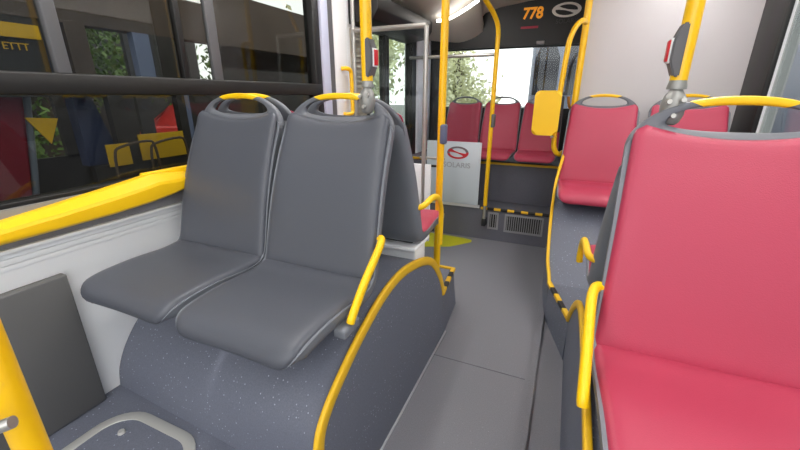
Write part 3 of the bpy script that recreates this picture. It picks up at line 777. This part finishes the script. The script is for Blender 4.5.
# neighbouring bus seen through the left window
nb = empty('parked_bus', (-2.9, 2.0, -0.35)); tag(nb, 'dark neighbouring bus with yellow panels seen through the left side window', 'bus')
def nbx(name, lo, hi, m, bev=0.0): return box(name, tuple(Vector(lo) - Vector(nb.location)), tuple(Vector(hi) - Vector(nb.location)), m, nb, bev)
XN, XF = -2.50, -4.60
nbx('lower_side', (XN - 0.05, -4, -0.1), (XN, 1.28, 0.70), M['outdark']); nbx('lower_side', (XN - 0.05, 1.28, -0.1), (XN, 3.55, 0.80), M['outdark'])
nbx('roof_fascia', (XN - 0.10, -4, 1.56), (XN, 2.30, 2.75), M['outbrown'])
nbx('roof_fascia', (XN - 0.10, 2.30, 1.40), (XN, 3.55, 1.93), M['outbrown'])
nbx('bus_roof', (XF, -4, 2.72), (XN, 2.30, 2.80), M['outdark'])
nbx('bus_floor', (XF, -4, -0.1), (XN, 4.2, 0.0), M['outdark'])
for y, w, z0, z1, m_ in ((-1.0, 0.25, 0.7, 1.56, 'outdark'), (1.225, 0.035, 1.2, 1.56, 'outblue'), (1.31, 0.10, 1.2, 1.56, 'outbrown'), (1.665, 0.10, 1.2, 1.56, 'outblue'), (1.765, 0.16, 1.2, 1.56, 'outdark'), (1.44, 0.14, 0.8, 1.2, 'outdark'), (1.88, 0.06, 0.8, 1.2, 'outdark'), (1.94, 0.035, 0.8, 1.2, 'outblue'), (1.975, 0.275, 0.8, 1.2, 'outdark')):
    nbx('window_pillar', (XN - 0.05, y, z0), (XN, y + w, z1), M[m_])
nbx('window_rail', (XN - 0.05, -4, 1.19), (XN - 0.01, 2.25, 1.26), M['outdark'])
# a red seat and its dark blue neighbour close behind the glass of the other bus
bm = bmesh.new(); add_prism(bm, [(0.30, 0.60), (1.0, 0.60), (1.10, 1.26), (0.9, 1.34), (0.4, 1.34)], 0, -2.66, -2.58)
bmesh.ops.translate(bm, verts=bm.verts[:], vec=-Vector(nb.location)); bmesh.ops.bevel(bm, geom=bm.edges[:], offset=0.02, segments=2, affect='EDGES')
from_bm('red_seat_back', bm, mat('dark_red_fabric', srgb(130, 22, 44), 0.6), nb, angle=0.7)
tube('seat_frame', [Vector(p) - nb.location for p in ((-2.60, 1.00, 0.60), (-2.60, 1.04, 0.80), (-2.60, 1.12, 1.26), (-2.60, 0.92, 1.36))], 0.016, M['outgrey'], nb)
bm = bmesh.new(); add_prism(bm, [(1.06, 1.09), (1.20, 1.08), (1.14, 0.95)], 0, -2.575, -2.565); bmesh.ops.translate(bm, verts=bm.verts[:], vec=-Vector(nb.location))
from_bm('yellow_corner', bm, M['yellow_rubber'], nb, smooth=False)
bm = bmesh.new(); add_prism(bm, [(1.30, 1.26), (1.38, 1.26), (1.49, 0.80), (1.30, 0.80)], 0, -2.66, -2.58); bmesh.ops.translate(bm, verts=bm.verts[:], vec=-Vector(nb.location))
from_bm('blue_seat_back', bm, mat('dark_blue_fabric', srgb(60, 68, 100), 0.6), nb, smooth=False)
nbx('side_panel', (XN - 0.05, 2.25, 0.0), (XN, 3.55, 1.56), M['outdark'])
nbx('far_side', (XF - 0.05, -4, -0.1), (XF, 4.2, 0.62), M['outdark'])
nbx('far_side', (XF - 0.05, -4, 1.95), (XF, 4.2, 2.75), M['outbrown'])
for y in (0.2, 1.5, 2.15, 2.95, 3.7):
    nbx('window_pillar', (XF - 0.05, y, 0.6), (XF, y + 0.16, 1.95), M['outdark'])
nbx('yellow_panel', (XN, 1.36, 0.79), (XN + 0.012, 1.49, 0.92), M['yellow_rubber'])
nbx('yellow_panel', (XN, 1.56, 0.80), (XN + 0.012, 1.87, 0.962), M['yellow_rubber'])
nbx('yellow_panel', (XN, 0.85, 1.462), (XN + 0.012, 1.19, 1.525), M['yellow_rubber'])
nbx('window_pillar', (XN - 0.05, 0.80, 1.26), (XN - 0.005, 1.20, 1.56), M['outdark'])
nbx('sticker', (XN, 1.43, 1.72), (XN + 0.004, 1.53, 1.80), M['teal'])
text_mesh('lettering', 'ETTT', 0.045, M['yellow_rubber'], nb, (-2.49 + 2.9, 1.08 - 2.0, 1.42 + 0.35), (PI / 2, 0, PI / 2), 0.002)  # reflection of a route display, built as letters on the bus side
for y in (1.36, 1.58):
    tube('seat_rail', [Vector(p) - nb.location for p in ((-2.44, y, 0.70), (-2.44, y + 0.01, 0.86), (-2.44, y + 0.05, 0.905), (-2.44, y + 0.22, 0.925), (-2.44, y + 0.26, 0.88), (-2.44, y + 0.27, 0.70))], 0.008, M['outbrown'], nb, 10, 4)

# red car far beyond
rc = empty('car', (-6.9, 6.2, -0.35), 0.3); tag(rc, 'red car glimpsed through the left side window', 'car')
bm = bmesh.new(); add_prism(bm, [(-2.0, 0.35), (-1.95, 0.75), (-1.2, 0.95), (-0.6, 1.40), (0.7, 1.42), (1.4, 1.0), (2.0, 0.9), (2.05, 0.35)], 0, -0.8, 0.8)
bmesh.ops.bevel(bm, geom=bm.edges[:], offset=0.08, segments=2, affect='EDGES'); from_bm('car_body', bm, M['outred'], rc)
for sx in (-0.75, 0.75):
    for sy in (-1.25, 1.3):
        bm = bmesh.new(); bmesh.ops.create_cone(bm, cap_ends=True, segments=20, radius1=0.32, radius2=0.32, depth=0.2, matrix=Matrix.Translation((sx, sy, 0.32)) @ Matrix.Rotation(PI / 2, 4, 'Y'))
        from_bm('wheel', bm, M['dark_plastic'], rc, angle=0.8)

# grey bus parked behind
gb = empty('parked_bus', (-0.35, 8.6, -0.35)); tag(gb, 'blue grey bus front with dark arched windscreens seen through the rear window', 'bus')
bm = bmesh.new(); add_box(bm, (-0.52, 0.0, 0.25), (1.9, 6.0, 2.75), 0.12, 3); from_bm('bus_body', bm, M['outgrey'], gb)
for x0 in (-0.44, 0.10):
    bm = bmesh.new(); P = [(x0, 1.55), (x0 + 0.46, 1.55), (x0 + 0.46, 2.25), (x0 + 0.36, 2.5), (x0 + 0.10, 2.5), (x0, 2.25)]
    add_prism(bm, P, 1, -0.02, 0.05); from_bm('windscreen', bm, M['outglass'], gb, smooth=False)
box('bumper', (-0.5, -0.06, 0.30), (1.88, 0.04, 0.65), M['dark_plastic'], gb, 0.03)

# pale bus side on the right
pb = empty('parked_bus', (3.4, 1.5, -0.35)); tag(pb, 'pale blue grey vehicle side filling the right-hand window', 'bus')
bm = bmesh.new(); add_box(bm, (0, -5.0, 0.3), (2.4, 11.0, 3.1), 0.10, 3); from_bm('bus_body', bm, M['outwhite'], pb)

# dark building far beyond the left window
db = empty('building', (-10.0, 0.0, -0.35)); tag(db, 'dark brown depot building behind the trees on the left', 'building')
box('wall', (-3, -12, 0), (0, 8.0, 5.0), M['outdark'], db); box('roof', (-3.3, -12.3, 5.0), (0.4, 8.3, 5.3), M['outbrown'], db)
# trees
def tree(x, y, h, r, n, m, label, cz=None, leaf=1.0):
    t = empty('tree', (x, y, -0.35)); tag(t, label, 'tree', None)
    tube('trunk', [(0, 0, 0), (0.05, 0, h * 0.35), (0, 0.05, h * 0.75)], 0.16, M['bark'], t, 10, 3, None)
    bm = bmesh.new(); cz = cz or h * 0.62
    cl = [(Vector((random.gauss(0, .45), random.gauss(0, .45), random.gauss(0, .42)))) for _ in range(16)]
    for k in range(n):
        c = random.choice(cl); d = Vector((random.gauss(0, .2), random.gauss(0, .2), random.gauss(0, .2)))
        p = Vector(((c.x + d.x) * r, (c.y + d.y) * r, cz + (c.z + d.z) * r * 1.1))
        if p.z < 0.15: p.z = 0.15 + random.random() * 0.5
        s = random.uniform(0.06, 0.13) * leaf
        a = Vector((random.gauss(0, 1), random.gauss(0, 1), random.gauss(0, 1))).normalized()
        b = a.cross(Vector((random.gauss(0, 1), random.gauss(0, 1), random.gauss(0, 1)))).normalized()
        v = [bm.verts.new(p + a * s), bm.verts.new(p + b * s * 0.5), bm.verts.new(p - a * s), bm.verts.new(p - b * s * 0.5)]
        bm.faces.new(v)
    me = bpy.data.meshes.new('foliage'); bm.to_mesh(me); bm.free(); link('foliage', me, m, t, smooth=False)
    return t
tree(-5.2, 9.0, 4.6, 1.7, 5200, M['leaf2'], 'green tree with backlight put into its leaf colour, seen through the door glass', 2.4)
tree(-3.9, 14.0, 4.0, 1.5, 4200, M['leaf2'], 'tree with washed-out light in its leaf colour, at the left of the rear window', 1.7)
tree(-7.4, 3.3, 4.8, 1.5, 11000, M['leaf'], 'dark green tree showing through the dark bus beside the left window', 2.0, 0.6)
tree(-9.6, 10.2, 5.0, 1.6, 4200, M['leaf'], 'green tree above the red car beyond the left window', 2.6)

# ------------------------------------------------------------------ light
w = bpy.data.worlds.new('sky'); scene.world = w; w.use_nodes = True
nt = w.node_tree; bg = nt.nodes['Background']
sky = nt.nodes.new('ShaderNodeTexSky'); sky.sky_type = 'HOSEK_WILKIE'; sky.turbidity = 8; sky.sun_direction = (-0.5, 0.4, 0.75)
mx = nt.nodes.new('ShaderNodeMixRGB'); mx.inputs['Fac'].default_value = 0.85; mx.inputs['Color2'].default_value = (1.0, 1.0, 1.0, 1)
nt.links.new(sky.outputs['Color'], mx.inputs['Color1']); nt.links.new(mx.outputs['Color'], bg.inputs['Color'])
bg.inputs['Strength'].default_value = 2.2

# ------------------------------------------------------------------ camera
cam = bpy.data.cameras.new('camera'); co = bpy.data.objects.new('camera', cam); COL.objects.link(co)
cam.sensor_width = 36.0; cam.lens = 374.7 / 800 * 36.0; cam.clip_start = 0.02
co.location = (0, 0, 1.2); co.rotation_euler = (math.radians(90 - 19.134), 0, math.radians(23.603))
scene.camera = co
vs = scene.view_settings
vs.view_transform = 'Standard'; vs.look = 'None'; vs.exposure = 0.45; vs.gamma = 1.0; vs.use_curve_mapping = False
scene.cycles.max_bounces = 10; scene.cycles.transparent_max_bounces = 12
scene.cycles.use_denoising = True
